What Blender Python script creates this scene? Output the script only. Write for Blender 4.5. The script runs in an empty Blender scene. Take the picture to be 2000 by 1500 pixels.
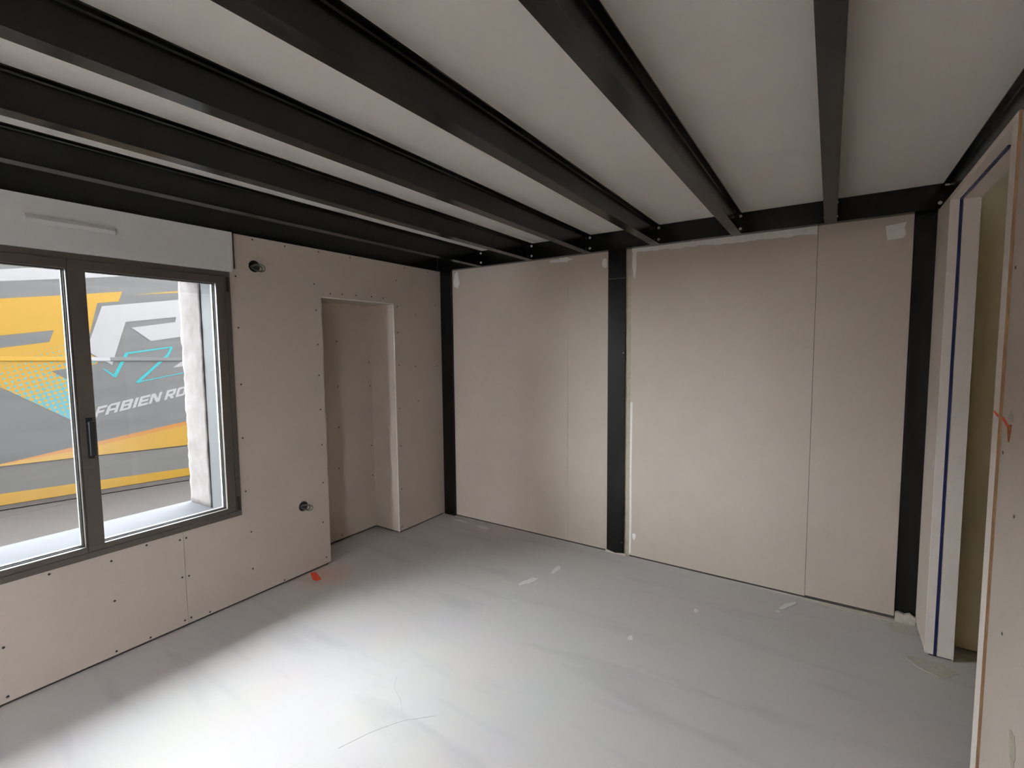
import bpy, bmesh, math, random
from mathutils import Vector, Matrix
random.seed(7)
scene = bpy.context.scene
COL = scene.collection

# ------------------------------------------------------------------ camera
F_PX, YAW, PITCH, ROLL = 942.81, 0.582135, -0.075308, -0.009382
CAM = Vector((3.2034, -3.6326, 1.67))
fwd = Vector((-math.sin(YAW) * math.cos(PITCH), math.cos(YAW) * math.cos(PITCH), math.sin(PITCH)))
rgt = Vector((math.cos(YAW), math.sin(YAW), 0))
upv = rgt.cross(fwd)
r2 = rgt * math.cos(ROLL) + upv * math.sin(ROLL)
u2 = -rgt * math.sin(ROLL) + upv * math.cos(ROLL)
cam_data = bpy.data.cameras.new('camera')
cam_data.sensor_width = 36.0
cam_data.lens = F_PX / 2000 * 36.0
cam_data.clip_start = 0.02
cam = bpy.data.objects.new('camera', cam_data)
COL.objects.link(cam)
M = Matrix.Identity(4)
for i in range(3):
    M[i][0], M[i][1], M[i][2], M[i][3] = r2[i], u2[i], -fwd[i], CAM[i]
cam.matrix_world = M
scene.camera = cam

# ------------------------------------------------------------------ sky (overcast) and exposure
world = bpy.data.worlds.new('overcast_sky')
scene.world = world
world.use_nodes = True
wn = world.node_tree
wn.nodes.clear()
w_out = wn.nodes.new('ShaderNodeOutputWorld')
w_bg = wn.nodes.new('ShaderNodeBackground')
w_co = wn.nodes.new('ShaderNodeTexCoord')
w_sep = wn.nodes.new('ShaderNodeSeparateXYZ')
w_map = wn.nodes.new('ShaderNodeMapRange')      # bright haze, paler towards the horizon
w_map.inputs['From Min'].default_value = 0.0
w_map.inputs['From Max'].default_value = 1.0
w_map.inputs['To Min'].default_value = 1.25
w_map.inputs['To Max'].default_value = 0.42
SKY = 55.0
w_mul = wn.nodes.new('ShaderNodeMath')
w_mul.operation = 'MULTIPLY'
w_mul.inputs[1].default_value = SKY
w_bg.inputs['Color'].default_value = (0.905, 0.945, 1.04, 1)
wn.links.new(w_co.outputs['Generated'], w_sep.inputs[0])
wn.links.new(w_sep.outputs['Z'], w_map.inputs['Value'])
wn.links.new(w_map.outputs['Result'], w_mul.inputs[0])
wn.links.new(w_mul.outputs[0], w_bg.inputs['Strength'])
wn.links.new(w_bg.outputs[0], w_out.inputs[0])

scene.view_settings.view_transform = 'Standard'
scene.view_settings.look = 'None'
scene.view_settings.gamma = 1.0
scene.view_settings.use_curve_mapping = False
scene.view_settings.exposure = 0.30
scene.cycles.max_bounces = 16
scene.cycles.diffuse_bounces = 10
scene.cycles.transparent_max_bounces = 16

# ------------------------------------------------------------------ dimensions (metres)
H = 2.412            # underside of the steel beams
HC = 2.548           # ceiling
XW = 3.683           # right wall face
YN = -6.3            # wall behind the camera
WT = 0.57            # thickness of the outside wall
WIN = [(-3.50, -2.02)]       # window frame, outer, along Y
WZ0, WZ1 = 0.588, 2.168
NY0, NY1, NZ, NX = -1.36, -0.64, 2.058, -0.31     # niche


# ------------------------------------------------------------------ helpers
def link(name, me, parent=None, mat=None):
    o = bpy.data.objects.new(name, me)
    COL.objects.link(o)
    if parent is not None:
        o.parent = parent
    if mat is not None and me is not None:
        me.materials.append(mat)
    return o


def tag(o, label=None, cat=None, group=None, kind=None):
    for k, v in (('label', label), ('category', cat), ('group', group), ('kind', kind)):
        if v:
            o[k] = v
    return o


def empty(name, loc=(0, 0, 0)):
    o = bpy.data.objects.new(name, None)
    o.empty_display_size = 0.1
    o.location = loc
    COL.objects.link(o)
    return o


def finish(bm, name, parent=None, mat=None, smooth=False):
    bmesh.ops.recalc_face_normals(bm, faces=bm.faces)
    me = bpy.data.meshes.new(name)
    bm.to_mesh(me)
    bm.free()
    if smooth:
        for p in me.polygons:
            p.use_smooth = True
    o = link(name, me, parent, mat)
    if parent is not None:
        # geometry is written in world coordinates; parents carry only a location
        pl = Vector((0, 0, 0))
        q = parent
        while q is not None:
            pl += q.location
            q = q.parent
        if pl.length > 0:
            o.location = -pl
    return o


def add_box(bm, x0, x1, y0, y1, z0, z1, bev=0.0):
    b = bmesh.new()
    vs = [b.verts.new((x, y, z)) for x in (x0, x1) for y in (y0, y1) for z in (z0, z1)]
    for f in ((0, 1, 3, 2), (4, 6, 7, 5), (0, 4, 5, 1), (2, 3, 7, 6), (0, 2, 6, 4), (1, 5, 7, 3)):
        b.faces.new([vs[i] for i in f])
    if bev > 0:
        bmesh.ops.bevel(b, geom=b.edges[:], offset=bev, segments=2, profile=0.7, affect='EDGES')
    tmp = bpy.data.meshes.new('tmp')
    b.to_mesh(tmp)
    b.free()
    bm.from_mesh(tmp)
    bpy.data.meshes.remove(tmp)


def box(name, x0, x1, y0, y1, z0, z1, mat, parent=None, bev=0.0):
    bm = bmesh.new()
    add_box(bm, x0, x1, y0, y1, z0, z1, bev)
    return finish(bm, name, parent, mat)


def boxes(name, lst, mat, parent=None, bev=0.0):
    bm = bmesh.new()
    for b in lst:
        add_box(bm, *b, bev=bev)
    return finish(bm, name, parent, mat)


def slab_bm(bm, outer, holes, axis, front, thick):
    """Flat sheet with outline OUTER (2D) and HOLES; its face lies at FRONT along AXIS, the body extends by THICK (signed)."""
    def p3(q, d):
        a, b = q
        return {'X': (d, a, b), 'Y': (a, d, b), 'Z': (a, b, d)}[axis]
    b = bmesh.new()
    for loop in [outer] + list(holes):
        vs = [b.verts.new(p3(q, front)) for q in loop]
        for i in range(len(vs)):
            b.edges.new((vs[i], vs[(i + 1) % len(vs)]))
    bmesh.ops.triangle_fill(b, use_beauty=True, edges=b.edges[:])
    ret = bmesh.ops.extrude_face_region(b, geom=b.faces[:])
    mv = [g for g in ret['geom'] if isinstance(g, bmesh.types.BMVert)]
    off = {'X': (thick, 0, 0), 'Y': (0, thick, 0), 'Z': (0, 0, thick)}[axis]
    bmesh.ops.translate(b, verts=mv, vec=off)
    tmp = bpy.data.meshes.new('tmp')
    bmesh.ops.recalc_face_normals(b, faces=b.faces)
    b.to_mesh(tmp)
    b.free()
    bm.from_mesh(tmp)
    bpy.data.meshes.remove(tmp)


def slab(name, outer, axis, front, thick, mat, parent=None, holes=()):
    bm = bmesh.new()
    slab_bm(bm, outer, holes, axis, front, thick)
    return finish(bm, name, parent, mat)


def rect(a0, a1, b0, b1):
    return [(a0, b0), (a1, b0), (a1, b1), (a0, b1)]


def circle(a, b, r, n=20):
    return [(a + r * math.cos(2 * math.pi * i / n), b + r * math.sin(2 * math.pi * i / n)) for i in range(n)]


def blob(a, b, ra, rb, seed, n=26, rough=0.28, rot=0.0):
    rn = random.Random(seed)
    out = []
    ph = [rn.uniform(0, 6.28) for _ in range(5)]
    for i in range(n):
        t = 2 * math.pi * i / n
        k = 1 + rough * (0.5 * math.sin(2 * t + ph[0]) + 0.35 * math.sin(3 * t + ph[1]) + 0.3 * math.sin(5 * t + ph[2]) + 0.2 * math.sin(9 * t + ph[3]))
        x, y = ra * k * math.cos(t), rb * k * math.sin(t)
        out.append((a + x * math.cos(rot) - y * math.sin(rot), b + x * math.sin(rot) + y * math.cos(rot)))
    return out


def tube_bm(bm, pts, r, n=10):
    pts = [Vector(p) for p in pts]
    rings = []
    for i, p in enumerate(pts):
        t = (pts[min(i + 1, len(pts) - 1)] - pts[max(i - 1, 0)]).normalized()
        a = t.cross(Vector((0, 0, 1)))
        if a.length < 1e-3:
            a = t.cross(Vector((0, 1, 0)))
        a.normalize()
        b = t.cross(a)
        rings.append([bm.verts.new(p + r * (math.cos(2 * math.pi * k / n) * a + math.sin(2 * math.pi * k / n) * b)) for k in range(n)])
    for i in range(len(rings) - 1):
        for k in range(n):
            bm.faces.new((rings[i][k], rings[i][(k + 1) % n], rings[i + 1][(k + 1) % n], rings[i + 1][k]))
    bm.faces.new(rings[0])
    bm.faces.new(rings[-1][::-1])


def tube(name, pts, r, mat, parent=None, n=10):
    bm = bmesh.new()
    tube_bm(bm, pts, r, n)
    return finish(bm, name, parent, mat, smooth=True)


# ------------------------------------------------------------------ materials
def material(name, col, rough=0.6, var=0.0, scale=6.0, bump=0.0, bscale=60.0, metallic=0.0, spec=0.5, col2=None, stretch=None, detail=5.0):
    m = bpy.data.materials.new(name)
    m.use_nodes = True
    nt = m.node_tree
    p = nt.nodes['Principled BSDF']
    p.inputs['Base Color'].default_value = (*col, 1)
    p.inputs['Roughness'].default_value = rough
    p.inputs['Metallic'].default_value = metallic
    p.inputs['Specular IOR Level'].default_value = spec
    tc = nt.nodes.new('ShaderNodeTexCoord')
    mp = nt.nodes.new('ShaderNodeMapping')
    nt.links.new(tc.outputs['Object'], mp.inputs['Vector'])
    if stretch:
        mp.inputs['Scale'].default_value = stretch
    if var > 0 or col2:
        nz = nt.nodes.new('ShaderNodeTexNoise')
        nz.inputs['Scale'].default_value = scale
        nz.inputs['Detail'].default_value = detail
        nz.inputs['Roughness'].default_value = 0.6
        nt.links.new(mp.outputs[0], nz.inputs['Vector'])
        rp = nt.nodes.new('ShaderNodeValToRGB')
        rp.color_ramp.elements[0].position = 0.32
        rp.color_ramp.elements[1].position = 0.68
        lo = col2 if col2 else tuple(c * (1 - var) for c in col)
        hi = col if col2 else tuple(min(1, c * (1 + var)) for c in col)
        rp.color_ramp.elements[0].color = (*lo, 1)
        rp.color_ramp.elements[1].color = (*hi, 1)
        nt.links.new(nz.outputs['Fac'], rp.inputs[0])
        nt.links.new(rp.outputs[0], p.inputs['Base Color'])
    if bump > 0:
        nb = nt.nodes.new('ShaderNodeTexNoise')
        nb.inputs['Scale'].default_value = bscale
        nb.inputs['Detail'].default_value = 4
        nt.links.new(mp.outputs[0], nb.inputs['Vector'])
        bp = nt.nodes.new('ShaderNodeBump')
        bp.inputs['Strength'].default_value = bump
        bp.inputs['Distance'].default_value = 0.004
        nt.links.new(nb.outputs['Fac'], bp.inputs['Height'])
        nt.links.new(bp.outputs[0], p.inputs['Normal'])
    return m


MAT = {}
MAT['board'] = material('plasterboard_paper', (0.51, 0.445, 0.38), 0.85, var=0.03, scale=3.0, bump=0.03, bscale=180, spec=0.2)
MAT['plaster'] = material('joint_plaster', (0.78, 0.76, 0.73), 0.9, var=0.06, scale=30, bump=0.2, bscale=90, spec=0.2)
MAT['mortar'] = material('rough_mortar', (0.55, 0.51, 0.44), 0.95, var=0.1, scale=40, bump=0.6, bscale=70, spec=0.2)
MAT['filler'] = material('beige_filler', (0.42, 0.37, 0.29), 0.9, var=0.1, scale=25, spec=0.2)
MAT['core'] = material('gap_shade_backing', (0.05, 0.045, 0.04), 0.95, var=0.2, scale=20, spec=0.1)  # wall backing and gap strips; the shade of the gaps is in this colour
MAT['steel'] = material('black_painted_steel', (0.0042, 0.0040, 0.0037), 0.22, var=0.15, scale=8, bump=0.02, bscale=120, spec=0.34)
MAT['bolt'] = material('zinc_bolt', (0.62, 0.62, 0.60), 0.35, var=0.1, scale=90, metallic=0.9)
MAT['ceiling'] = material('ceiling_paint', (0.86, 0.845, 0.80), 0.9, var=0.015, scale=2.0, spec=0.2)
MAT['masonry'] = material('masonry', (0.13, 0.12, 0.11), 0.95, var=0.15, scale=5, bump=0.3, bscale=25, spec=0.2)
MAT['facade'] = material('rough_render', (0.094, 0.084, 0.079), 0.95, col2=(0.066, 0.056, 0.050), scale=9, bump=0.9, bscale=26, spec=0.2, detail=8)
MAT['lining'] = material('grey_jamb_lining', (0.022, 0.0225, 0.0205), 0.8, var=0.06, scale=4)
MAT['sill'] = material('pale_stone_sill', (0.055, 0.055, 0.056), 0.85, var=0.07, scale=7, spec=0.06, bump=0.15, bscale=40)
MAT['paving'] = material('yard_paving', (0.22, 0.21, 0.20), 0.9, var=0.1, scale=5)
MAT['frame'] = material('taupe_aluminium', (0.078, 0.065, 0.053), 0.45, var=0.06, scale=20)
MAT['gasket'] = material('black_gasket', (0.010, 0.010, 0.012), 0.5, var=0.05, scale=30)
MAT['spacer'] = material('pale_spacer_bar', (0.30, 0.29, 0.265), 0.4, var=0.04, scale=30)
MAT['box'] = material('shutter_box_pvc', (0.63, 0.62, 0.595), 0.45, var=0.015, scale=3)
MAT['door'] = material('white_primed_frame', (0.78, 0.71, 0.64), 0.55, var=0.03, scale=5)
MAT['seal'] = material('blue_seal', (0.004, 0.011, 0.075), 0.5, var=0.05, scale=30)
MAT['wood'] = material('raw_wood_edge', (0.36, 0.22, 0.12), 0.8, var=0.25, scale=10, stretch=(30, 30, 2))
MAT['hall'] = material('hall_plaster', (0.74, 0.66, 0.45), 0.9, var=0.04, scale=3, spec=0.2)
MAT['orange'] = material('orange_spray_paint', (0.75, 0.075, 0.02), 0.7, var=0.15, scale=40)
MAT['rust'] = material('orange_stain', (0.36, 0.13, 0.05), 0.9, var=0.3, scale=45, spec=0.2)
MAT['screw'] = material('black_drywall_screw', (0.012, 0.011, 0.010), 0.5, var=0.1, scale=60)
MAT['conduit'] = material('grey_conduit', (0.10, 0.095, 0.085), 0.5, var=0.2, scale=40)
MAT['cup'] = material('dark_socket_cup', (0.018, 0.016, 0.013), 0.6, var=0.1, scale=40)
MAT['crack'] = material('hairline_crack', (0.44, 0.43, 0.41), 0.95, var=0.15, scale=30)
MAT['asphalt'] = material('pale_asphalt', (0.034, 0.0295, 0.026), 0.95, col2=(0.0245, 0.021, 0.0185), scale=28, bump=0.5, bscale=120, spec=0.08, detail=9)

MAT['lorry'] = material('grey_lorry_paint', (0.062, 0.0612, 0.060), 0.5, var=0.10, scale=1.6, spec=0.22, stretch=(1, 0.5, 5))
MAT['lorry_low'] = material('grey_skirt_paint', (0.068, 0.0655, 0.061), 0.5, var=0.08, scale=3, spec=0.22, stretch=(1, 0.5, 4))
MAT['yellow'] = material('yellow_livery', (0.172, 0.096, 0.0045), 0.35, var=0.04, scale=4)
MAT['amber'] = material('amber_livery', (0.165, 0.063, 0.0065), 0.35, var=0.04, scale=4)
MAT['livery_white'] = material('white_livery', (0.142, 0.138, 0.141), 0.4, var=0.03, scale=4)
MAT['cyan'] = material('cyan_livery', (0.001, 0.13, 0.142), 0.4, var=0.04, scale=4)
MAT['rail'] = material('brown_rail', (0.042, 0.034, 0.028), 0.7, var=0.15, scale=8)

# floor: pale screed with trowel streaks, and a faint orange overspray
m = material('pale_screed', (0.56, 0.56, 0.55), 0.68, spec=0.1)
nt = m.node_tree
p = nt.nodes['Principled BSDF']
tc = nt.nodes.new('ShaderNodeTexCoord')
mp = nt.nodes.new('ShaderNodeMapping')
mp.inputs['Rotation'].default_value = (0, 0, math.radians(-35))
mp.inputs['Scale'].default_value = (1.0, 5.0, 1.0)
nz = nt.nodes.new('ShaderNodeTexNoise')
nz.inputs['Scale'].default_value = 1.1
nz.inputs['Detail'].default_value = 6
nz.inputs['Distortion'].default_value = 0.6
nz2 = nt.nodes.new('ShaderNodeTexNoise')
nz2.inputs['Scale'].default_value = 2.2
nz2.inputs['Detail'].default_value = 9
rp = nt.nodes.new('ShaderNodeValToRGB')
rp.color_ramp.elements[0].position = 0.30
rp.color_ramp.elements[0].color = (0.55, 0.535, 0.515, 1)
rp.color_ramp.elements[1].position = 0.46
rp.color_ramp.elements[1].color = (0.62, 0.592, 0.565, 1)
mx = nt.nodes.new('ShaderNodeMix')
mx.data_type = 'RGBA'
mx.blend_type = 'MULTIPLY'
mx.inputs['Factor'].default_value = 0.12
ds = nt.nodes.new('ShaderNodeVectorMath')
ds.operation = 'DISTANCE'
ds.inputs[1].default_value = (0.13, -1.50, 0)
ov = nt.nodes.new('ShaderNodeMapRange')
ov.inputs['From Min'].default_value = 0.02
ov.inputs['From Max'].default_value = 0.24
ov.inputs['To Min'].default_value = 0.42
ov.inputs['To Max'].default_value = 0.0
mo = nt.nodes.new('ShaderNodeMix')
mo.data_type = 'RGBA'
mo.inputs['B'].default_value = (0.62, 0.25, 0.13, 1)
nt.links.new(tc.outputs['Object'], mp.inputs['Vector'])
nt.links.new(mp.outputs[0], nz.inputs['Vector'])
nt.links.new(tc.outputs['Object'], nz2.inputs['Vector'])
nt.links.new(nz.outputs['Fac'], rp.inputs[0])
nt.links.new(rp.outputs[0], mx.inputs['A'])
nt.links.new(nz2.outputs['Color'], mx.inputs['B'])
nt.links.new(mx.outputs['Result'], mo.inputs['A'])
nt.links.new(tc.outputs['Object'], ds.inputs[0])
nt.links.new(ds.outputs['Value'], ov.inputs['Value'])
nt.links.new(ov.outputs['Result'], mo.inputs['Factor'])
nt.links.new(mo.outputs['Result'], p.inputs['Base Color'])
bp = nt.nodes.new('ShaderNodeBump')
bp.inputs['Strength'].default_value = 0.05
nt.links.new(nz2.outputs['Fac'], bp.inputs['Height'])
nt.links.new(bp.outputs[0], p.inputs['Normal'])
MAT['floor'] = m

# window glass: thin pane, clear with a faint reflection
m = bpy.data.materials.new('window_glass')
m.use_nodes = True
nt = m.node_tree
nt.nodes.clear()
o_ = nt.nodes.new('ShaderNodeOutputMaterial')
tr = nt.nodes.new('ShaderNodeBsdfTransparent')
tr.inputs['Color'].default_value = (0.95, 0.965, 0.955, 1)
gl = nt.nodes.new('ShaderNodeBsdfGlossy')
gl.inputs['Roughness'].default_value = 0.02
fr = nt.nodes.new('ShaderNodeFresnel')
fr.inputs['IOR'].default_value = 1.45
ms = nt.nodes.new('ShaderNodeMixShader')
gm = nt.nodes.new('ShaderNodeNewGeometry')      # reflect on entering only: the pane does not refract, so no total reflection inside
fm = nt.nodes.new('ShaderNodeMath')
fm.operation = 'SUBTRACT'
fm.use_clamp = True
nt.links.new(fr.outputs[0], fm.inputs[0])
nt.links.new(gm.outputs['Backfacing'], fm.inputs[1])
nt.links.new(fm.outputs[0], ms.inputs[0])
nt.links.new(tr.outputs[0], ms.inputs[1])
nt.links.new(gl.outputs[0], ms.inputs[2])
nt.links.new(ms.outputs[0], o_.inputs[0])
MAT['glass'] = m

# half-tone print: cyan dots growing towards the lower right of the yellow panel (flat print)
m = material('halftone_print', (0.172, 0.096, 0.0045), 0.35)
nt = m.node_tree
p = nt.nodes['Principled BSDF']
tc = nt.nodes.new('ShaderNodeTexCoord')
sp = nt.nodes.new('ShaderNodeSeparateXYZ')
nt.links.new(tc.outputs['Object'], sp.inputs[0])


def mnode(op, a, b=None):
    n = nt.nodes.new('ShaderNodeMath')
    n.operation = op
    for i, v in enumerate((a, b)):
        if v is None:
            continue
        if isinstance(v, (int, float)):
            n.inputs[i].default_value = v
        else:
            nt.links.new(v, n.inputs[i])
    return n.outputs[0]


PITCHD = 0.0594
yy, zz = sp.outputs['Y'], sp.outputs['Z']
rotA = mnode('ADD', mnode('MULTIPLY', yy, 0.966), mnode('MULTIPLY', zz, 0.259))
rotB = mnode('SUBTRACT', mnode('MULTIPLY', zz, 0.966), mnode('MULTIPLY', yy, 0.259))
sa = mnode('SINE', mnode('MULTIPLY', rotA, 2 * math.pi / PITCHD))
sb = mnode('SINE', mnode('MULTIPLY', rotB, 2 * math.pi / PITCHD))
dots = mnode('MULTIPLY', mnode('ADD', sa, sb), 0.5)
grad = mnode('ADD', mnode('MULTIPLY', mnode('SUBTRACT', 1.605, zz), 0.967), mnode('MULTIPLY', mnode('ADD', yy, 1.911), 0.426))
grad = mnode('MULTIPLY', grad, 1.0)
mask = mnode('GREATER_THAN', mnode('ADD', dots, mnode('MULTIPLY', grad, 1.75)), 0.86)
above = mnode('LESS_THAN', zz, 1.760)
mask = mnode('MULTIPLY', mask, above)
rc = nt.nodes.new('ShaderNodeMix')
rc.data_type = 'RGBA'
rc.inputs['A'].default_value = (0.172, 0.096, 0.0045, 1)
rc.inputs['B'].default_value = (0.030, 0.115, 0.130, 1)
nt.links.new(mask, rc.inputs['Factor'])
nt.links.new(rc.outputs['Result'], p.inputs['Base Color'])
MAT['halftone'] = m

# ------------------------------------------------------------------ the room: floor, ceiling, walls
HALL_Y = -3.0        # the hall beyond the doorway ends here
floor = slab('floor', [(-0.565, YN), (3.79, YN), (3.79, HALL_Y), (6.2, HALL_Y), (6.2, 0.0), (-0.565, 0.0)], 'Z', 0.0, -0.20, MAT['floor'])
tag(floor, 'pale grey screed floor with a few plaster smears', 'floor', kind='structure')

ceil = slab('ceiling', [(-WT, YN - 0.3), (3.80, YN - 0.3), (3.80, HALL_Y - 0.1), (6.2, HALL_Y - 0.1), (6.2, 0.30), (-WT, 0.30)], 'Z', HC + 0.013, 0.34, MAT['ceiling'])
tag(ceil, 'pale ceiling in bays between black steel beams', 'ceiling', kind='structure')
BEAM_X = [0.501, 1.037, 1.571, 2.110, 2.652, 3.180]
BW = 0.064
edges_x = [-0.06] + BEAM_X + [3.755]
for i in range(len(edges_x) - 1):
    a, b = edges_x[i] + BW / 2 + 0.0005, edges_x[i + 1] - BW / 2 - 0.0005
    box('ceiling_panel', a, b, YN, -0.004, HC - 0.001, HC + 0.012, MAT['ceiling'], ceil)

# left wall: thick masonry with two window openings and a niche, lined with plasterboard
RY = [(-3.455, -2.065)]     # masonry opening
SZ, LZ = 0.60, 2.20
lst = []
Xo, Xi = -WT, -0.028
ys = [YN - 0.3, RY[0][0], RY[0][1], NY0 - 0.02, NY1 + 0.02, 0.30]
lst.append((Xo, Xi, ys[0], ys[1], -0.2, 2.9))
lst.append((Xo, Xi, ys[2], ys[3], -0.2, 2.9))
lst.append((Xo, Xi, ys[4], ys[5], -0.2, 2.9))
lst.append((Xo, NX - 0.03, ys[3], ys[4], -0.2, 2.9))
lst.append((NX - 0.03, Xi, ys[3], ys[4], NZ + 0.02, 2.9))
for (a, b) in RY:
    lst.append((Xo, Xi, a, b, -0.2, SZ - 0.045))
    lst.append((Xo, Xi, a, b, LZ, 2.9))
lst.append((Xo, -0.20, YN - 0.3, 0.30, 2.9, 12.0))        # unseen upper storey, made tall to keep sky light off the lorry
lst.append((Xo - 0.55, -0.20, -18.0, 14.0, 12.001, 12.2))      # unseen eaves, added to cut the light on the lorry
lst.append((Xo - 0.72, Xo, YN - 0.3, 0.30, 2.90, 3.08))       # unseen balcony slab, added to block steep sky light on the floor
lst.append((Xo, -0.20, 0.301, 14.0, -1.2, 12.0))          # unseen house front, extended both ways along the street to shade the lorry
lst.append((Xo, -0.20, -18.0, YN - 0.301, -1.2, 12.0))
wall_left = boxes('wall_left', lst, MAT['masonry'])
tag(wall_left, 'window wall lined with screwed grey plasterboard, with a tall niche', 'wall', kind='structure')

GAP = 0.016
BT = 0.013
hole1 = circle(-1.856, 2.222, 0.036)
hole2 = circle(-1.577, 0.520, 0.034)
# boards around the window: below, beside and above
sheets = [
    (rect(-3.566, -2.3675, GAP, 0.60), ()),
    ([(-2.3655, GAP), (NY0, GAP), (NY0, H), (-1.98, H), (-1.98, 2.19), (-2.05, 2.19), (-2.05, 0.60), (-2.3655, 0.60)], (hole1, hole2)),
    (rect(NY0, NY1, NZ, H), ()),
    (rect(NY1, -0.012, GAP, H), ()),
    ([(-4.765, GAP), (-3.568, GAP), (-3.568, 0.60), (-3.53, 0.60), (-3.53, H), (-4.765, H)], ()),
    (rect(YN, -4.767, GAP, H), ()),
]
board_objs = []
for outl, hl in sheets:
    board_objs.append(slab('plasterboard_sheet', outl, 'X', 0.0, -BT, MAT['board'], wall_left, hl))
# dark strips behind the gap under the boards, shade put into their colour
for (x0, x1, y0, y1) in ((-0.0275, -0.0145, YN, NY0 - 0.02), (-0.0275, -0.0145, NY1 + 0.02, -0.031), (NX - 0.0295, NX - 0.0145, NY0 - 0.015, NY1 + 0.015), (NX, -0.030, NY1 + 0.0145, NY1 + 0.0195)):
    box('gap_shade_strip', x0, x1, y0, y1, 0.0, 0.05, MAT['core'], wall_left)
# niche lining
box('niche_back_board', NX - BT, NX, NY0 - 0.0, NY1, GAP, NZ, MAT['board'], wall_left)
box('niche_side_board', NX, -BT - 0.0005, NY1, NY1 + BT, GAP, NZ + 0.01, MAT['board'], wall_left)
box('niche_side_board', NX, -BT - 0.0005, NY0 - BT, NY0, GAP, NZ + 0.01, MAT['board'], wall_left)
box('niche_top_board', NX, -BT - 0.0005, NY0, NY1, NZ, NZ + BT, MAT['board'], wall_left)
# pale paper edges at the niche corner
box('corner_bead', -0.006, 0.0008, NY1 - 0.0015, NY1 + 0.006, GAP, NZ, MAT['plaster'], wall_left)
box('corner_bead', -0.006, 0.0008, NY0, NY1, NZ - 0.0015, NZ + 0.006, MAT['plaster'], wall_left)

# back wall: backing, sheets, plaster patches
wall_back = box('wall_back', -WT, 6.2, 0.0135, 0.30, -0.2, HC, MAT['core'])
tag(wall_back, 'back wall of wide plasterboard sheets set between black steel columns', 'wall', kind='structure')
for (a, b, z0, z1) in ((0.132, 1.372, 0.012, H), (1.3735, 1.727, 0.012, H), (1.915, 3.115, 0.012, H), (3.1175, 3.582, 0.018, H)):
    slab('plasterboard_sheet', rect(a, b, z0, z1), 'Y', 0.0, BT, MAT['board'], wall_back)
box('filler_strip', 1.872, 1.9145, 0.006, 0.0134, 0.0, H, MAT['filler'], wall_back)


def patch(outl, seed_parent, axis, front, th, mat='plaster', name='plaster_patch'):
    return slab(name, outl, axis, front, th, MAT[mat], seed_parent)


patch(blob(0.185, 2.315, 0.030, 0.085, 3), wall_back, 'Y', -0.0012, 0.0012)
patch(blob(1.30, 2.388, 0.095, 0.014, 4), wall_back, 'Y', -0.0012, 0.0012)
patch([(1.295, 2.408), (1.375, 2.408), (1.372, 2.368), (1.31, 2.375)], wall_back, 'Y', -0.0015, 0.0015)
patch(blob(1.698, 2.325, 0.022, 0.036, 5, rough=0.12), wall_back, 'Y', -0.0012, 0.0012)
patch(blob(1.938, 2.31, 0.018, 0.10, 6), wall_back, 'Y', -0.0012, 0.0012)
rn = random.Random(11)
top = [(1.92 + i * (3.112 - 1.92) / 40, H - 0.001) for i in range(41)]
low = [(x, H - 0.030 - 0.022 * (i / 40) + rn.uniform(-0.006, 0.006)) for i, (x, _) in enumerate(top)]
patch(top + low[::-1], wall_back, 'Y', -0.0016, 0.0016)
patch([(3.452, 2.362), (3.548, 2.372), (3.540, 2.345), (3.548, 2.30), (3.535, 2.283), (3.462, 2.279)], wall_back, 'Y', -0.0015, 0.0015)
patch([(1.916, 1.24), (1.934, 1.235), (1.930, 0.70), (1.934, 0.3), (1.929, 0.03), (1.916, 0.02)], wall_back, 'Y', -0.0012, 0.0012)
patch(blob(1.955, 0.17, 0.012, 0.03, 8), wall_back, 'Y', -0.0012, 0.0012)

# right wall: short return beside the column, door opening, near board
DY0, DY1 = -1.33, -0.345       # door opening along Y
OY0, OY1, OZ1 = -6.1, -5.80, 2.1  # unseen opening behind the camera, added to let daylight in
wall_right = boxes('wall_right', [(XW + 0.022, 3.795, OY1, DY0 - 0.075, -0.2, H - 0.002), (XW + 0.022, 3.795, -6.3, OY0, -0.2, H - 0.002), (XW + 0.022, 3.795, OY0, OY1, OZ1, H - 0.002), (XW + 0.02, 3.795, DY1 + 0.012, 0.0, -0.2, H - 0.002)], MAT['core'])
tag(wall_right, 'right wall of plasterboard with an open doorway', 'wall', kind='structure')
slab('plasterboard_sheet', rect(DY1 + 0.012, -0.002, 0.02, H), 'X', XW, 0.0135, MAT['board'], wall_right)
slab('plasterboard_sheet', rect(-2.60, DY0 - 0.068, 0.012, H - 0.004), 'X', XW + 0.009, 0.0125, MAT['board'], wall_right)
slab('plasterboard_sheet', [(YN, 0.012), (OY0, 0.012), (OY0, OZ1), (OY1, OZ1), (OY1, 0.012), (-2.602, 0.012), (-2.602, H - 0.004), (YN, H - 0.004)], 'X', XW + 0.009, 0.0125, MAT['board'], wall_right)
box('hall_face', 3.7955, 3.80, DY1 + 0.002, 0.0, 0.0, H, MAT['hall'], wall_right)
# fill above beams on the right
wall_front = boxes('wall_front', [(-WT, 0.45, YN - 0.30, YN, -0.2, HC + 0.013), (0.68, 3.80, YN - 0.30, YN, -0.2, HC + 0.013), (0.45, 0.68, YN - 0.30, YN, 2.1, HC + 0.013)], MAT['board'])  # narrow opening added here to brighten the room with daylight
tag(wall_front, 'plasterboard wall behind the camera with an unseen narrow opening added for daylight', 'wall', kind='structure')

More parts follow.
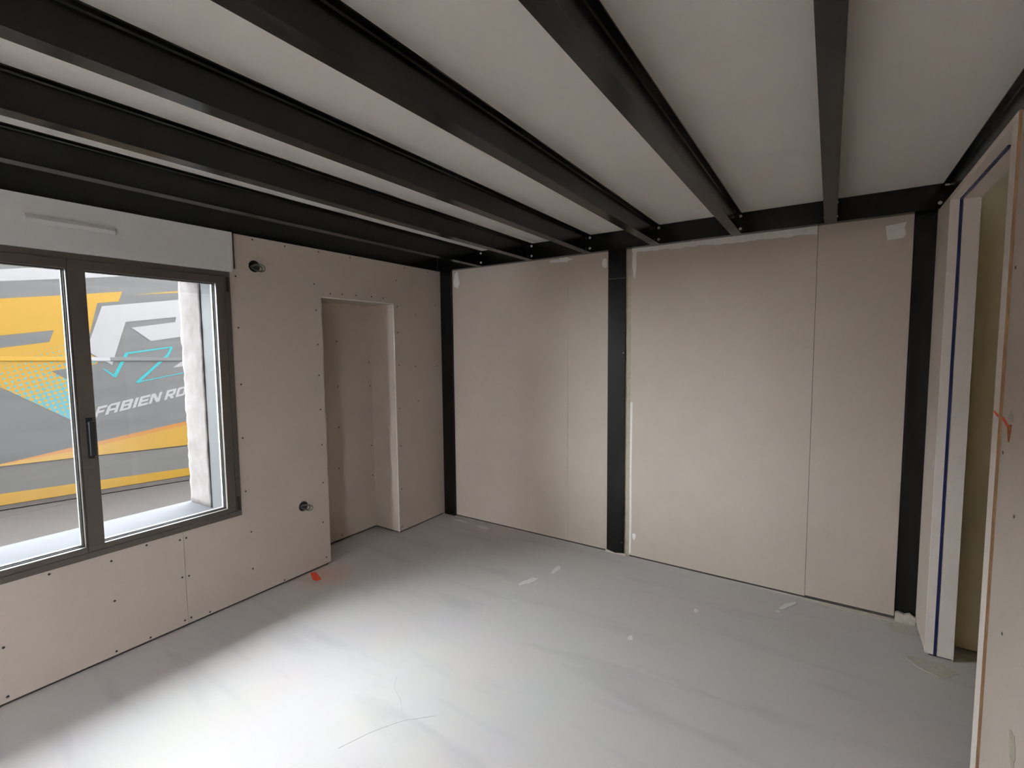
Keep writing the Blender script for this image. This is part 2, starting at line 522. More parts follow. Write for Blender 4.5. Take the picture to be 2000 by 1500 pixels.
# hall beyond the doorway
wall_hall = box('wall_hall', 3.801, 6.2, -0.185, -0.001, 0.012, HC, MAT['hall'])
tag(wall_hall, 'dim olive hall wall seen through the doorway', 'wall', kind='structure')
wall_hall_far = box('wall_hall_far', 6.2, 6.4, HALL_Y - 0.1, 0.30, -0.2, HC + 0.35, MAT['hall'])
tag(wall_hall_far, 'far wall of the hall beyond the doorway', 'wall', kind='structure')

wall_hall_near = box('wall_hall_near', 3.796, 6.199, HALL_Y - 0.1, HALL_Y, -0.2, HC, MAT['hall'])
tag(wall_hall_near, 'near end wall of the hall beyond the doorway', 'wall', kind='structure')
yard = slab('yard', [(-0.19, -16.0), (16.0, -16.0), (16.0, HALL_Y - 0.101), (3.80, HALL_Y - 0.101), (3.80, YN - 0.301), (-0.19, YN - 0.301)], 'Z', -0.06, -0.29, MAT['paving'])
tag(yard, 'pale paved yard behind the house, out of view', 'yard', kind='structure')

# ------------------------------------------------------------------ door frame in the right wall
door = empty('door_1', (XW, (DY0 + DY1) / 2, 0))
tag(door, 'white door frame without a leaf, blue seal along its far side', 'door frame', kind='structure')
JX1 = 3.798


def jamb_prof(bm, y_face, sgn, z0, z1):
    add_box(bm, XW, JX1, min(y_face, y_face + sgn * 0.012), max(y_face, y_face + sgn * 0.012), z0, z1, 0.001)


bm = bmesh.new()
jamb_prof(bm, DY1, 1, 0.012, H)
jb = finish(bm, 'jamb', door, MAT['door'])
box('stop_bead', 3.733, JX1, DY1 - 0.004, DY1, 0.012, 2.384, MAT['door'], jb)
box('jamb', XW, JX1, DY0 - 0.066, DY0, 0.0, H, MAT['door'], door, 0.0015)
hd = box('head', XW, JX1, DY0, DY1, 2.388, H, MAT['door'], door, 0.0015)
box('stop_bead', 3.733, JX1, DY0, DY1, 2.384, 2.388, MAT['door'], hd)
box('seal', 3.7185, 3.7305, DY1 - 0.005, DY1, 0.012, 2.383, MAT['seal'], door)
box('seal', 3.7185, 3.7305, -1.12, DY1 - 0.0005, 2.383, 2.388, MAT['seal'], door)
box('raw_edge', XW + 0.0004, XW + 0.0088, DY0 - 0.0685, DY0 - 0.066, 0.0, H - 0.002, MAT['wood'], door)
box('strike_plate', XW - 0.0012, XW, -0.300, -0.288, 1.00, 1.05, MAT['bolt'], door)


# ------------------------------------------------------------------ steel beams and columns
def ibeam_bm(bm, xc, y0, y1, z0, z1, w, tf=0.0063, tw=0.0046, r=0.005):
    h = w / 2
    prof = [(-h, z0), (h, z0), (h, z0 + tf), (tw / 2 + r, z0 + tf), (tw / 2, z0 + tf + r), (tw / 2, z1 - tf - r), (tw / 2 + r, z1 - tf), (h, z1 - tf), (h, z1), (-h, z1), (-h, z1 - tf), (-tw / 2 - r, z1 - tf), (-tw / 2, z1 - tf - r), (-tw / 2, z0 + tf + r), (-tw / 2 - r, z0 + tf), (-h, z0 + tf)]
    A = [bm.verts.new((xc + a, y0, b)) for a, b in prof]
    B = [bm.verts.new((xc + a, y1, b)) for a, b in prof]
    n = len(prof)
    for i in range(n):
        bm.faces.new((A[i], A[(i + 1) % n], B[(i + 1) % n], B[i]))
    bm.faces.new(A[::-1])
    bm.faces.new(B)


# bolt mesh shared by all bolts (hexagon head with washer), axis along -Y
bbm = bmesh.new()
for (r, d0, d1, n) in ((0.0095, 0.0, 0.002, 16), (0.0075, 0.002, 0.009, 6)):
    A = [bbm.verts.new((r * math.cos(2 * math.pi * k / n), -d0, r * math.sin(2 * math.pi * k / n))) for k in range(n)]
    B = [bbm.verts.new((r * math.cos(2 * math.pi * k / n), -d1, r * math.sin(2 * math.pi * k / n))) for k in range(n)]
    for k in range(n):
        bbm.faces.new((A[k], A[(k + 1) % n], B[(k + 1) % n], B[k]))
    bbm.faces.new(B)
    bbm.faces.new(A[::-1])
bmesh.ops.recalc_face_normals(bbm, faces=bbm.faces)
BOLT = bpy.data.meshes.new('bolt')
bbm.to_mesh(BOLT)
bbm.free()
BOLT.materials.append(MAT['bolt'])


def bolt(loc, parent):
    o = bpy.data.objects.new('bolt', BOLT)
    COL.objects.link(o)
    o.parent = parent
    o.location = loc
    return o


LEDGER_Y = -0.055
beam_labels = [
    'black steel ceiling beam closest to the window wall, running above the shutter box',
    'second black steel ceiling beam counted from the window wall',
    'third black steel ceiling beam from the window wall, reaching the back wall left of the middle column',
    'fourth black steel ceiling beam from the window wall, just right of the middle column',
    'fifth black steel ceiling beam, running over the wide back sheet, second from the doorway wall',
    'black steel ceiling beam seen from straight below, nearest free beam to the doorway',
]
for i, xc in enumerate(BEAM_X):
    bm = bmesh.new()
    ibeam_bm(bm, xc, YN, LEDGER_Y, H, HC + 0.0, BW)
    b = finish(bm, 'steel_beam', None, MAT['steel'])
    tag(b, beam_labels[i], 'beam', group='ceiling beams')
    for s in (-1, 1):
        # angle cleat: one leg on the web, one leg on the ledger
        xa = xc + s * 0.003
        bm = bmesh.new()
        l0, l1 = sorted((xa, xa + s * 0.006))
        add_box(bm, l0, l1, LEDGER_Y - 0.05, LEDGER_Y, H + 0.012, HC - 0.008)
        l0, l1 = sorted((xa, xa + s * 0.045))
        add_box(bm, l0, l1, LEDGER_Y - 0.006, LEDGER_Y, H + 0.012, HC - 0.008)
        c = finish(bm, 'angle_cleat', b, MAT['steel'])
        for z in (H + 0.030, HC - 0.024):
            bolt((xa + s * 0.024, LEDGER_Y - 0.006, z), c)

led = boxes('ledger_beam', [(0.0, 3.70, LEDGER_Y, LEDGER_Y + 0.007, H, HC), (0.0, 3.70, LEDGER_Y + 0.007, -0.0005, H, H + 0.008), (0.0, 3.70, LEDGER_Y + 0.007, -0.0005, HC - 0.008, HC)], MAT['steel'])
tag(led, 'black steel channel along the top of the back wall carrying the beam ends', 'beam')
bm = bmesh.new()
add_box(bm, -0.022, 0.004, YN, LEDGER_Y - 0.002, H, H + 0.009)
add_box(bm, -0.022, -0.006, YN, LEDGER_Y - 0.002, H, HC)
eb = finish(bm, 'edge_beam', None, MAT['steel'])
tag(eb, 'black steel edge beam along the top of the window wall', 'beam')
bm = bmesh.new()
ibeam_bm(bm, 3.723, YN, LEDGER_Y, H, HC + 0.0, BW)
eb2 = finish(bm, 'edge_beam', None, MAT['steel'])
tag(eb2, 'black steel beam along the top of the doorway wall', 'beam')
bm = bmesh.new()
add_box(bm, 3.672, 3.72, LEDGER_Y - 0.006, LEDGER_Y, H + 0.02, HC - 0.02)
c = finish(bm, 'angle_cleat', eb2, MAT['steel'])
bolt((3.682, LEDGER_Y - 0.006, H + 0.03), c)


def column(x0, x1, yf, label, base=True):
    root = empty('steel_column', ((x0 + x1) / 2, yf, 0))
    tag(root, label, 'column', group='steel columns')
    box('front_flange', x0, x1, yf, yf + 0.009, 0.004, H, MAT['steel'], root, 0.0012)
    return root


cc = column(0.004, 0.136, -0.030, 'black steel column in the corner between window wall and back wall')
box('side_flange', 0.004, 0.136, -0.0209, -0.001, 0.004, H, MAT['steel'], cc)
cm = column(1.729, 1.872, -0.006, 'black steel column in the middle of the back wall')
boxes('web', [(1.729, 1.872, 0.0031, 0.013, 0.004, H)], MAT['steel'], cm)
box('weld_seam', 1.7295, 1.8715, -0.0072, -0.006, 2.196, 2.199, MAT['conduit'], cm)
slab('mortar_footing', [(1.722, 0.0), (1.895, 0.0), (1.893, 0.018), (1.86, 0.014), (1.80, 0.004), (1.76, 0.012), (1.722, 0.02)], 'Y', -0.016, 0.0095, MAT['mortar'], cm)
for q in ((1.858, 1.62), (1.858, 0.10)):
    bolt((q[0] - 1.8005, -0.001, q[1]), cm).scale = (0.35, 0.35, 0.35)
cr = column(3.590, 3.700, -0.004, 'wide black steel column beside the doorway at the right end of the back wall')
boxes('web', [(3.584, 3.700, 0.0051, 0.013, 0.004, H)], MAT['steel'], cr)
slab('mortar_footing', [(3.585, 0.0), (3.682, 0.0), (3.682, 0.045), (3.655, 0.062), (3.63, 0.050), (3.60, 0.058), (3.585, 0.05)], 'Y', -0.030, 0.0255, MAT['mortar'], cr)


# ------------------------------------------------------------------ windows
def window(idx, ya, yb, label):
    """Two-leaf window, outer frame YA..YB."""
    w = empty('window_%d' % idx, (0, (ya + yb) / 2, WZ0))
    tag(w, label, 'window', kind='structure')
    z0, z1 = WZ0, WZ1
    fw = 0.034
    mid = yb - 0.757
    # outer frame
    fo = boxes('outer_frame', [(-0.075, 0.006, ya, yb, z0, z0 + fw), (-0.075, 0.006, ya, yb, z1 - fw, z1), (-0.075, 0.006, ya, ya + fw, z0 + fw, z1 - fw), (-0.075, 0.006, yb - fw, yb, z0 + fw, z1 - fw)], MAT['frame'], w, 0.002)
    # sashes: right leaf overlaps at the centre
    for (a, b, right) in ((ya + fw + 0.003, mid - 0.031, False), (mid - 0.028, yb - fw - 0.003, True)):
        s0, s1 = z0 + fw + 0.003, z1 - fw - 0.003
        ga, gb = (a + 0.055, b - 0.008) if not right else (a + 0.064, b - 0.052)
        g0, g1 = s0 + 0.030, s1 - 0.046
        if right:
            ga = a + 0.066
        sx0, sx1 = -0.062, 0.0105
        sa = boxes('sash', [(sx0, sx1, a, b, s0, g0), (sx0, sx1, a, b, g1, s1), (sx0, sx1, a, ga, g0, g1), (sx0, sx1, gb, b, g0, g1)], MAT['frame'], w, 0.0018)
        boxes('spacer_bar', [(-0.040, -0.024, ga, gb, g0, g0 + 0.010), (-0.040, -0.024, ga, gb, g1 - 0.006, g1), (-0.040, -0.024, ga, ga + 0.010, g0 + 0.010, g1 - 0.006), (-0.040, -0.024, gb - 0.010, gb, g0 + 0.010, g1 - 0.006)], MAT['spacer'], sa)
        boxes('gasket', [(-0.0145, -0.0115, ga, gb, g0, g0 + 0.004), (-0.0145, -0.0115, ga, gb, g1 - 0.004, g1), (-0.0145, -0.0115, ga, ga + 0.004, g0 + 0.004, g1 - 0.004), (-0.0145, -0.0115, gb - 0.004, gb, g0 + 0.004, g1 - 0.004)], MAT['gasket'], sa)
        box('glass_pane', -0.0235, -0.0195, ga, gb, g0, g1, MAT['glass'], sa)
        if right:
            hy = a + 0.036
            hr = box('handle_plate', 0.0106, 0.017, hy - 0.014, hy + 0.014, 1.115, 1.330, MAT['gasket'], w, 0.002)
            tube('handle_neck', [(0.017, hy, 1.30), (0.045, hy, 1.30)], 0.008, MAT['gasket'], hr)
            box('handle_grip', 0.040, 0.054, hy - 0.011, hy + 0.011, 1.135, 1.312, MAT['gasket'], hr, 0.004)
            for hz in (z0 + 0.085, z1 - 0.085):
                box('hinge', 0.006, 0.014, yb - 0.026, yb - 0.012, hz - 0.045, hz + 0.045, MAT['gasket'], w, 0.003)
    return w


window(1, *WIN[0], 'taupe two-leaf window overlooking the painted lorry')

for i, (a, b) in enumerate(RY):
    # outside reveal: smooth lining next to the frame, rough render further out
    tg = 'window'
    rv = empty('trim_%d' % (i + 1), (-0.3, (a + b) / 2, SZ))
    tag(rv, 'pale stone sill and rough rendered reveal outside the ' + tg, 'window reveal', kind='structure')
    rn = random.Random(20 + i)
    for side, yy0 in (('r', b), ('l', a)):
        sg = -1 if side == 'r' else 1
        # rough reveal: displaced grid with thickness
        bm = bmesh.new()
        NXg, NZg = 10, 44
        grid = []
        for ix in range(NXg + 1):
            row = []
            for iz in range(NZg + 1):
                x = -WT - 0.012 + ix * (WT + 0.012 - 0.285) / NXg
                z = SZ + iz * (LZ - SZ) / NZg
                d = 0.006 + 0.006 * rn.random()
                if ix == 0:
                    x += rn.uniform(-0.004, 0.012)
                row.append(bm.verts.new((x, yy0 + sg * d, z)))
            grid.append(row)
        back = []
        for ix in range(NXg):
            for iz in range(NZg):
                bm.faces.new((grid[ix][iz], grid[ix + 1][iz], grid[ix + 1][iz + 1], grid[ix][iz + 1]))
        bnd = [e for e in bm.edges if e.is_boundary]
        ex = bmesh.ops.extrude_edge_only(bm, edges=bnd)
        for v in [g for g in ex['geom'] if isinstance(g, bmesh.types.BMVert)]:
            v.co.y = yy0 - sg * 0.004
        finish(bm, 'rendered_reveal', rv, MAT['facade'], smooth=True)
        l0, l1 = sorted((yy0 + sg * 0.002, yy0 - sg * 0.02))
        box('jamb_lining', -0.283, -0.076, l0, l1, SZ, LZ, MAT['lining'], rv)
        l0, l1 = sorted((yy0 + sg * 0.014, yy0 - sg * 0.02))
        box('guide_rail', -0.110, -0.0765, l0, l1, SZ, LZ, MAT['lining'], rv)
    slab('stone_sill', [(-0.076, SZ), (-0.60, SZ - 0.004), (-0.605, SZ - 0.044), (-0.076, SZ - 0.044)], 'Y', a + 0.001, b - a - 0.002, MAT['sill'], rv)
    # roller shutter box above the window, inside
    sb = empty('roller_shutter_box', (0.0, (WIN[i][0] + WIN[i][1]) / 2, WZ1))
    tag(sb, 'pale roller shutter box with an air vent above the ' + tg, 'shutter box')
    y0, y1 = WIN[i][0] - 0.015, WIN[i][1] + 0.013
    box('box_body', -0.012, 0.030, y0 + 0.012, y1 - 0.012, WZ1 - 0.004, 2.4105, MAT['box'], sb, 0.002)
    box('end_cap', -0.012, 0.032, y1 - 0.0118, y1, WZ1 - 0.005, 2.4105, MAT['box'], sb, 0.002)
    box('end_cap', -0.012, 0.032, y0, y0 + 0.0118, WZ1 - 0.005, 2.4105, MAT['box'], sb, 0.002)
    vy = WIN[i][1] - 0.59
    vt = boxes('air_vent', [(0.0302, 0.0335, vy - 0.345, vy, 2.283, 2.322)], MAT['box'], sb, 0.001)
    bm = bmesh.new()
    prof = [(0.0336, 2.320), (0.036, 2.320), (0.056, 2.298), (0.050, 2.281), (0.0336, 2.281)]
    A = [bm.verts.new((x, vy - 0.342, z)) for x, z in prof]
    B = [bm.verts.new((x, vy - 0.003, z)) for x, z in prof]
    for k in range(5):
        bm.faces.new((A[k], A[(k + 1) % 5], B[(k + 1) % 5], B[k]))
    bm.faces.new(A)
    bm.faces.new(B[::-1])
    finish(bm, 'vent_hood', vt, MAT['box'])

# ------------------------------------------------------------------ screws in the boards
sbm = bmesh.new()
n = 10
ring = lambda r, d: [sbm.verts.new((d, r * math.cos(2 * math.pi * k / n), r * math.sin(2 * math.pi * k / n))) for k in range(n)]
R0, R1, R2 = ring(0.0058, 0.0), ring(0.0054, 0.0009), ring(0.0022, 0.0003)
for A, B in ((R0, R1), (R1, R2)):
    for k in range(n):
        sbm.faces.new((A[k], A[(k + 1) % n], B[(k + 1) % n], B[k]))
sbm.faces.new(R2)
bmesh.ops.recalc_face_normals(sbm, faces=sbm.faces)
SCREW = bpy.data.meshes.new('screw')
sbm.to_mesh(SCREW)
sbm.free()
SCREW.materials.append(MAT['screw'])


def screw(loc, parent, flip=False):
    o = bpy.data.objects.new('screw', SCREW)
    COL.objects.link(o)
    o.parent = parent
    o.location = loc
    if flip:
        o.rotation_euler = (0, 0, math.pi)
    return o


LEFT_SCREWS = [(-1.86, 2.395), (-1.633, 2.389), (-1.366, 2.393), (-1.083, 2.393), (-0.496, 2.39), (-0.2, 2.388), (-1.98, 2.143), (-1.414, 2.151), (-1.407, 1.96), (-1.978, 1.815), (-1.403, 1.706), (-1.403, 1.476), (-1.98, 1.447), (-0.595, 2.039), (-0.597, 1.811), (-0.591, 1.524), (-0.369, 1.984), (-0.389, 1.503), (-0.103, 2.086), (-0.092, 1.501), (-0.601, 2.266), (-1.278, 2.093), (-1.171, 2.098), (-1.036, 2.1), (-0.88, 2.103), (-0.756, 2.102), (-1.988, 1.094), (-1.986, 0.737), (-1.963, 0.454), (-1.965, 0.199), (-1.402, 1.216), (-1.402, 0.947), (-1.405, 0.654), (-1.419, 0.349), (-1.399, 0.066), (-0.597, 1.134), (-0.598, 0.796), (-0.599, 0.401), (-0.607, 0.051), (-0.364, 1.181), (-2.962, 0.569), (-2.715, 0.541), (-2.552, 0.571), (-2.385, 0.543), (-2.351, 0.545), (-2.385, 0.313), (-2.349, 0.308), (-2.713, 0.317), (-2.385, 0.044), (-2.35, 0.046), (-2.563, 0.03), (-2.721, 0.035), (-3.139, 0.284), (-3.14, 0.041), (-2.244, 0.03), (-1.747, 0.028)]
for (y, z) in LEFT_SCREWS:
    if y < -2.3665:
        pb = board_objs[0]
    elif y < NY0:
        pb = board_objs[1]
    elif y < NY1:
        pb = board_objs[2]
    else:
        pb = board_objs[3]
    screw((0.0, y, z), pb)
niche_back = next(o for o in wall_left.children if o.name.startswith('niche_back'))
for (y, z) in [(-1.007, 1.736), (-1.008, 1.351), (-1.013, 0.999), (-1.028, 0.642), (-1.022, 0.046), (-0.665, 1.55), (-0.665, 1.33), (-0.665, 0.78), (-0.665, 0.50)]:
    screw((NX, y, z), niche_back)
near_board = [o for o in wall_right.children if o.name.startswith('plasterboard')][1]
for (y, z) in [(-1.583, 1.139), (-1.547, 0.746), (-1.43, 1.911), (-1.43, 1.309)]:
    screw((XW + 0.009, y, z), near_board, True)


# ------------------------------------------------------------------ cable outlets in the left wall
def outlet(cy, cz, r, label, seed):
    root = empty('cable_outlet', (0.0, cy, cz))
    tag(root, label, 'cable outlet')
    bm = bmesh.new()
    n = 24
    prof = [(r + 0.003, 0.0012), (r - 0.001, 0.0012), (r - 0.0015, -0.026), (0.001, -0.027)]
    rings = [[bm.verts.new((d, cy + rr * math.cos(2 * math.pi * k / n), cz + rr * math.sin(2 * math.pi * k / n))) for k in range(n)] for rr, d in prof]
    for A, B in zip(rings[:-1], rings[1:]):
        for k in range(n):
            bm.faces.new((A[k], A[(k + 1) % n], B[(k + 1) % n], B[k]))
    bm.faces.new(rings[-1])
    finish(bm, 'socket_cup', root, MAT['cup'], smooth=True)
    rn = random.Random(seed)
    for j in range(2):
        pts = []
        for i in range(25):
            t = i / 24
            a = math.pi * (1.0 - 2.0 * t)
            rr = r * (0.85 - 0.2 * j)
            pts.append((-0.02 + 0.068 * math.sin(math.pi * t) * (1 - 0.35 * j), cy + 0.006 + rr * 0.7 * math.cos(a) + 0.55 * r * math.sin(math.pi * t), cz - 0.004 + rr * 0.9 * math.sin(a) * (1 - 0.25 * t) - 0.012 * math.sin(math.pi * t)))
        tube('cable_loop', pts, 0.0032 if j == 0 else 0.0045, MAT['conduit'], root, 8)


outlet(-1.856, 2.222, 0.0355, 'round cable outlet high on the window wall with a wire loop sticking out', 1)
outlet(-1.577, 0.520, 0.0335, 'round cable outlet low on the window wall beside the niche', 2)

# ------------------------------------------------------------------ marks on floor and walls
for k, (outl, th) in enumerate([
        (blob(1.455, -0.79, 0.028, 0.085, 31, rot=-0.25), 0.0018),
        (blob(1.538, -0.52, 0.022, 0.075, 32, rot=0.2), 0.0018),
        (blob(0.56, -0.125, 0.075, 0.03, 33), 0.0015),
        (blob(0.275, -0.10, 0.10, 0.018, 34), 0.0015),
        (blob(3.03, -0.175, 0.018, 0.085, 35, rot=-0.55), 0.0018),
        (blob(2.985, -0.285, 0.012, 0.02, 36), 0.0015),
        (blob(2.55, -0.55, 0.014, 0.02, 37), 0.0012),
        (blob(2.30, -1.05, 0.016, 0.022, 38), 0.0012)]):
    slab('plaster_smear', outl, 'Z', th, -th, MAT['plaster'], floor)
slab('mortar_spill', blob(3.62, -0.115, 0.075, 0.06, 41), 'Z', 0.003, -0.003, MAT['mortar'], floor)
slab('mortar_spill', blob(3.70, -0.46, 0.10, 0.06, 42), 'Z', 0.003, -0.003, MAT['mortar'], floor)
slab('mortar_spill', blob(3.40, -0.028, 0.20, 0.02, 43), 'Z', 0.003, -0.003, MAT['mortar'], floor)


def strip(pts, w):
    L, Rr = [], []
    for i, q in enumerate(pts):
        a, b = Vector(pts[max(i - 1, 0)]), Vector(pts[min(i + 1, len(pts) - 1)])
        t = (b - a).normalized()
        nrm = Vector((-t.y, t.x))
        ww = w[i] if isinstance(w, (list, tuple)) else w
        L.append(tuple(Vector(q) + nrm * ww / 2))
        Rr.append(tuple(Vector(q) - nrm * ww / 2))
    return L + Rr[::-1]


slab('hairline_crack', strip([(1.535, -2.451), (1.579, -2.327), (1.62, -2.25), (1.657, -2.19), (1.70, -2.15), (1.755, -2.095)], 0.0016), 'Z', 0.0006, -0.0006, MAT['crack'], floor)
slab('hairline_crack', strip([(1.406, -2.0), (1.46, -2.07), (1.55, -2.11), (1.609, -2.16)], 0.0016), 'Z', 0.0006, -0.0006, MAT['crack'], floor)
pm = slab('paint_mark', [(0.002, -1.545), (0.03, -1.515), (0.165, -1.565), (0.155, -1.60), (0.115, -1.60)], 'Z', 0.001, -0.001, MAT['orange'], floor)
pm['label'] = 'orange spray paint mark at the foot of the wall'
XR = XW + 0.009
pm = slab('paint_mark', strip([(-1.402, 1.422), (-1.435, 1.412), (-1.458, 1.402), (-1.478, 1.398)], [0.010, 0.013, 0.012, 0.016]), 'X', XR - 0.001, 0.001, MAT['orange'], wall_right)
pm['label'] = 'orange paint stroke beside the doorway'
slab('paint_mark', strip([(-1.338, 1.436), (-1.394, 1.426)], [0.006, 0.010]), 'X', XW - 0.0008, 0.0008, MAT['orange'], door)
slab('paint_mark', [(-1.462, 1.405), (-1.500, 1.412), (-1.498, 1.385), (-1.484, 1.352), (-1.472, 1.365)], 'X', XR - 0.0016, 0.0016, MAT['rust'], wall_right)
slab('plaster_patch', blob(-1.49, 1.435, 0.022, 0.018, 51), 'X', XR - 0.0007, 0.0007, MAT['filler'], wall_right)
slab('plaster_patch', blob(-1.71, 0.475, 0.03, 0.05, 52), 'X', XR - 0.0012, 0.0012, MAT['filler'], wall_right)

# ------------------------------------------------------------------ outside: sloping street and painted lorry
SLOPE, YREF = -0.055, -2.260


def gz(y, base):
    return base + SLOPE * (y - YREF)


bm = bmesh.new()
vs = [bm.verts.new((x, y, gz(y, -0.266))) for x, y in ((-16, -18), (-WT, -18), (-WT, 14), (-16, 14))]
lo = [bm.verts.new((v.co.x, v.co.y, v.co.z - 0.3)) for v in vs]
bm.faces.new(vs)
bm.faces.new(lo[::-1])
for k in range(4):
    bm.faces.new((vs[k], lo[k], lo[(k + 1) % 4], vs[(k + 1) % 4]))
street = finish(bm, 'street', None, MAT['asphalt'])
tag(street, 'pale asphalt street outside the window', 'street', kind='structure')

TX = -5.20
LORRY_TOP = 2.90
lorry = empty('lorry', (TX - 1.2, -1.5, -0.30))
tag(lorry, 'grey lorry with yellow, white and cyan racing livery parked outside the window', 'lorry')


def sheared(name, x0, x1, y0, y1, z0, z1, mat, bev=0.0):
    bm = bmesh.new()
    add_box(bm, x0, x1, y0, y1, z0, z1, bev)
    for v in bm.verts:
        v.co.z += SLOPE * (v.co.y - YREF)
    return finish(bm, name, lorry, mat)


LY0, LY1 = -6.3, 3.4
sheared('side_panel', TX - 2.4, TX, LY0, LY1, 0.287, LORRY_TOP, MAT['lorry'], 0.03)
sheared('skirt_panel', TX - 2.38, TX - 0.006, LY0 + 0.02, LY1 - 0.02, -0.197, 0.286, MAT['lorry_low'], 0.004)
sheared('bottom_rail', TX - 2.36, TX - 0.002, LY0 + 0.02, LY1 - 0.02, -0.255, -0.198, MAT['rail'], 0.004)
# shallow swage line along the side, painted like the panels it crosses
for (ya, yb, mk) in ((LY0 + 0.02, -1.29, 'yellow'), (-1.289, -1.075, 'livery_white'), (-1.074, LY1 - 0.02, 'lorry')):
    bm = bmesh.new()
    prof = [(TX - 0.002, 1.622), (TX + 0.0035, 1.620), (TX + 0.0085, 1.574), (TX + 0.0035, 1.562), (TX - 0.002, 1.560)]
    A = [bm.verts.new((x, ya, z + SLOPE * 0.5 * (ya - YREF))) for x, z in prof]
    B = [bm.verts.new((x, yb, z + SLOPE * 0.5 * (yb - YREF))) for x, z in prof]
    for k in range(5):
        bm.faces.new((A[k], A[(k + 1) % 5], B[(k + 1) % 5], B[k]))
    bm.faces.new(A)
    bm.faces.new(B[::-1])
    finish(bm, 'swage_line', lorry, MAT[mk])
# wheels under the lorry, out of sight behind the skirt
for wy in (-5.1, 2.1):
    bm = bmesh.new()
    n = 24
    zc = gz(wy, -0.266) + 0.40
    for (ra, xa, xb) in ((0.40, TX - 0.50, TX - 0.24),):
        A = [bm.verts.new((xa, wy + ra * math.cos(2 * math.pi * k / n), zc + ra * math.sin(2 * math.pi * k / n))) for k in range(n)]
        B = [bm.verts.new((xb, wy + ra * math.cos(2 * math.pi * k / n), zc + ra * math.sin(2 * math.pi * k / n))) for k in range(n)]
        for k in range(n):
            bm.faces.new((A[k], A[(k + 1) % n], B[(k + 1) % n], B[k]))
        bm.faces.new(A)
        bm.faces.new(B[::-1])
    finish(bm, 'wheel', lorry, MAT['gasket'])


def decal(name, outl, mat, lift=0.001, holes=()):
    return slab(name, outl, 'X', TX + lift, -0.0008 - lift * 0.5, MAT[mat], lorry, holes)


decal('livery_panel', [(-4.30, 1.928), (-2.354, 2.276), (-2.102, 2.320), (-1.537, 2.404), (-0.883, 2.512), (-0.930, 2.369), (-1.172, 2.330), (-1.299, 1.820), (-1.299, 1.647), (-1.200, 1.560), (-1.226, 1.498), (-1.695, 1.421), (-1.402, 1.193), (-1.431, 0.683), (-2.168, 1.250), (-2.408, 1.430), (-3.203, 2.032), (-4.30, 1.838)], 'halftone', 0.001,
      [[(-2.298, 1.846), (-1.639, 1.949), (-1.692, 1.797), (-2.298, 1.696)]])
decal('livery_panel', [(-1.124, 2.292), (0.202, 2.516), (0.171, 1.936), (-0.191, 1.883), (-0.572, 1.817), (-0.802, 2.006), (-0.241, 2.108), (-0.223, 2.187), (-0.868, 2.085), (-1.058, 1.480), (-1.293, 1.656), (-1.285, 1.812)], 'livery_white', 0.003)
decal('livery_panel', [(-3.332, 2.368), (-2.333, 2.608), (-2.080, 2.670), (-1.827, 2.721), (-0.474, 2.994), (-0.485, 2.792), (-0.832, 2.732), (-1.294, 2.655), (-2.089, 2.528), (-2.341, 2.483), (-3.332, 2.303)], 'livery_white', 0.001)
decal('livery_stripe', [(-0.775, 2.475), (-0.174, 2.584), (0.210, 2.651), (0.207, 2.622), (-0.175, 2.560)], 'yellow', 0.001)
decal('livery_panel', [(-0.307, 1.413), (0.006, 1.643), (-0.005, 1.449)], 'livery_white', 0.001)
decal('livery_sweep', [(-2.270, 0.303), (-0.184, 0.565), (0.674, 0.694), (0.674, 0.171), (0.234, 0.178), (-0.182, 0.190), (-2.271, 0.287)], 'yellow', 0.001)
decal('livery_sweep', [(-2.270, 0.305), (-0.184, 0.565), (0.674, 0.694), (0.674, 0.634), (-0.187, 0.508), (-1.558, 0.347)], 'amber', 0.0018)
decal('livery_stripe', [(-3.590, 0.019), (-2.249, -0.054), (-0.166, -0.176), (0.674, -0.220), (0.674, -0.346), (-0.157, -0.298), (-2.258, -0.196), (-3.590, -0.120)], 'yellow', 0.001)
ZIG = [((-1.156, 1.432), (-1.037, 1.319), 0.0155, 0.0284), ((-1.040, 1.311), (-0.876, 1.644), 0.0439, 0.0388), ((-0.887, 1.638), (-0.311, 1.726), 0.0258, 0.0181), ((-0.306, 1.729), (-0.373, 1.594), 0.0284, 0.0362), ((-0.368, 1.604), (-0.784, 1.210), 0.0336, 0.0388), ((-0.786, 1.215), (0.028, 1.362), 0.0142, 0.0103)]
for k, (a, b, w0, w1) in enumerate(ZIG):
    decal('livery_zigzag', strip([a, b], [w0, w1]), 'cyan', 0.001 + 0.0003 * k)

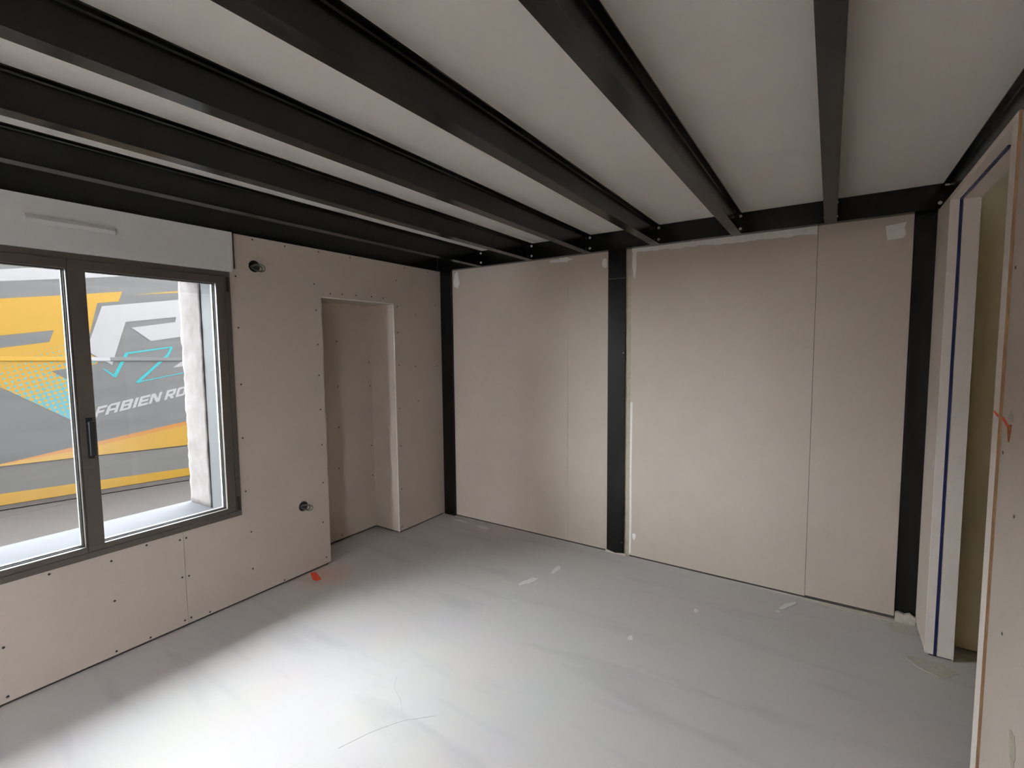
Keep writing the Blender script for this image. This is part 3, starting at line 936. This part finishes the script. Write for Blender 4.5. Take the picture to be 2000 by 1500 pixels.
# lettering on the lorry
LET = {
    'F': ([(0, 0), (.28, 0), (.28, .36), (.85, .36), (.85, .58), (.28, .58), (.28, .77), (1, .77), (1, 1), (0, 1)], []),
    'A': ([(0, 0), (.27, 0), (.27, .30), (.73, .30), (.73, 0), (1, 0), (1, 1), (.22, 1), (0, .8)], [[(.27, .50), (.73, .50), (.73, .79), (.27, .79)]]),
    'B': ([(0, 0), (.9, 0), (1, .1), (1, .42), (.93, .5), (1, .58), (1, .9), (.9, 1), (0, 1)], [[(.28, .2), (.72, .2), (.72, .41), (.28, .41)], [(.28, .6), (.72, .6), (.72, .8), (.28, .8)]]),
    'I': ([(0, 0), (1, 0), (1, 1), (0, 1)], []),
    'E': ([(0, 0), (1, 0), (1, .22), (.28, .22), (.28, .39), (.9, .39), (.9, .60), (.28, .60), (.28, .78), (1, .78), (1, 1), (0, 1)], []),
    'N': ([(0, 0), (.26, 0), (.26, .64), (.68, 0), (1, 0), (1, 1), (.74, 1), (.74, .38), (.34, 1), (0, 1)], []),
    'R': ([(0, 0), (.28, 0), (.28, .32), (.42, .32), (.68, 0), (1, 0), (.76, .33), (.92, .37), (1, .47), (1, .9), (.9, 1), (0, 1)], [[(.28, .53), (.72, .53), (.72, .79), (.28, .79)]]),
    'O': ([(.1, 0), (.9, 0), (1, .1), (1, .9), (.9, 1), (.1, 1), (0, .9), (0, .1)], [[(.28, .22), (.72, .22), (.72, .78), (.28, .78)]]),
}
B0, BD, UP = Vector((-1.296, 0.763)), Vector((1.0118, 0.1938)), Vector((0.0491, 0.1447))
for ch, x0, x1 in (('F', 184, 201), ('A', 203, 225), ('B', 229, 250), ('I', 254, 260.5), ('E', 263.5, 284), ('N', 286, 308), ('R', 318, 339), ('O', 342, 363)):
    t0, t1 = (x0 - 184) / 161, (x1 - 184) / 161
    f = lambda q: tuple(B0 + BD * (t0 + (t1 - t0) * q[0]) + UP * q[1])
    outl, hl = LET[ch]
    decal('letter', [f(q) for q in outl], 'livery_white', 0.0012, [[f(q) for q in hh] for hh in hl])
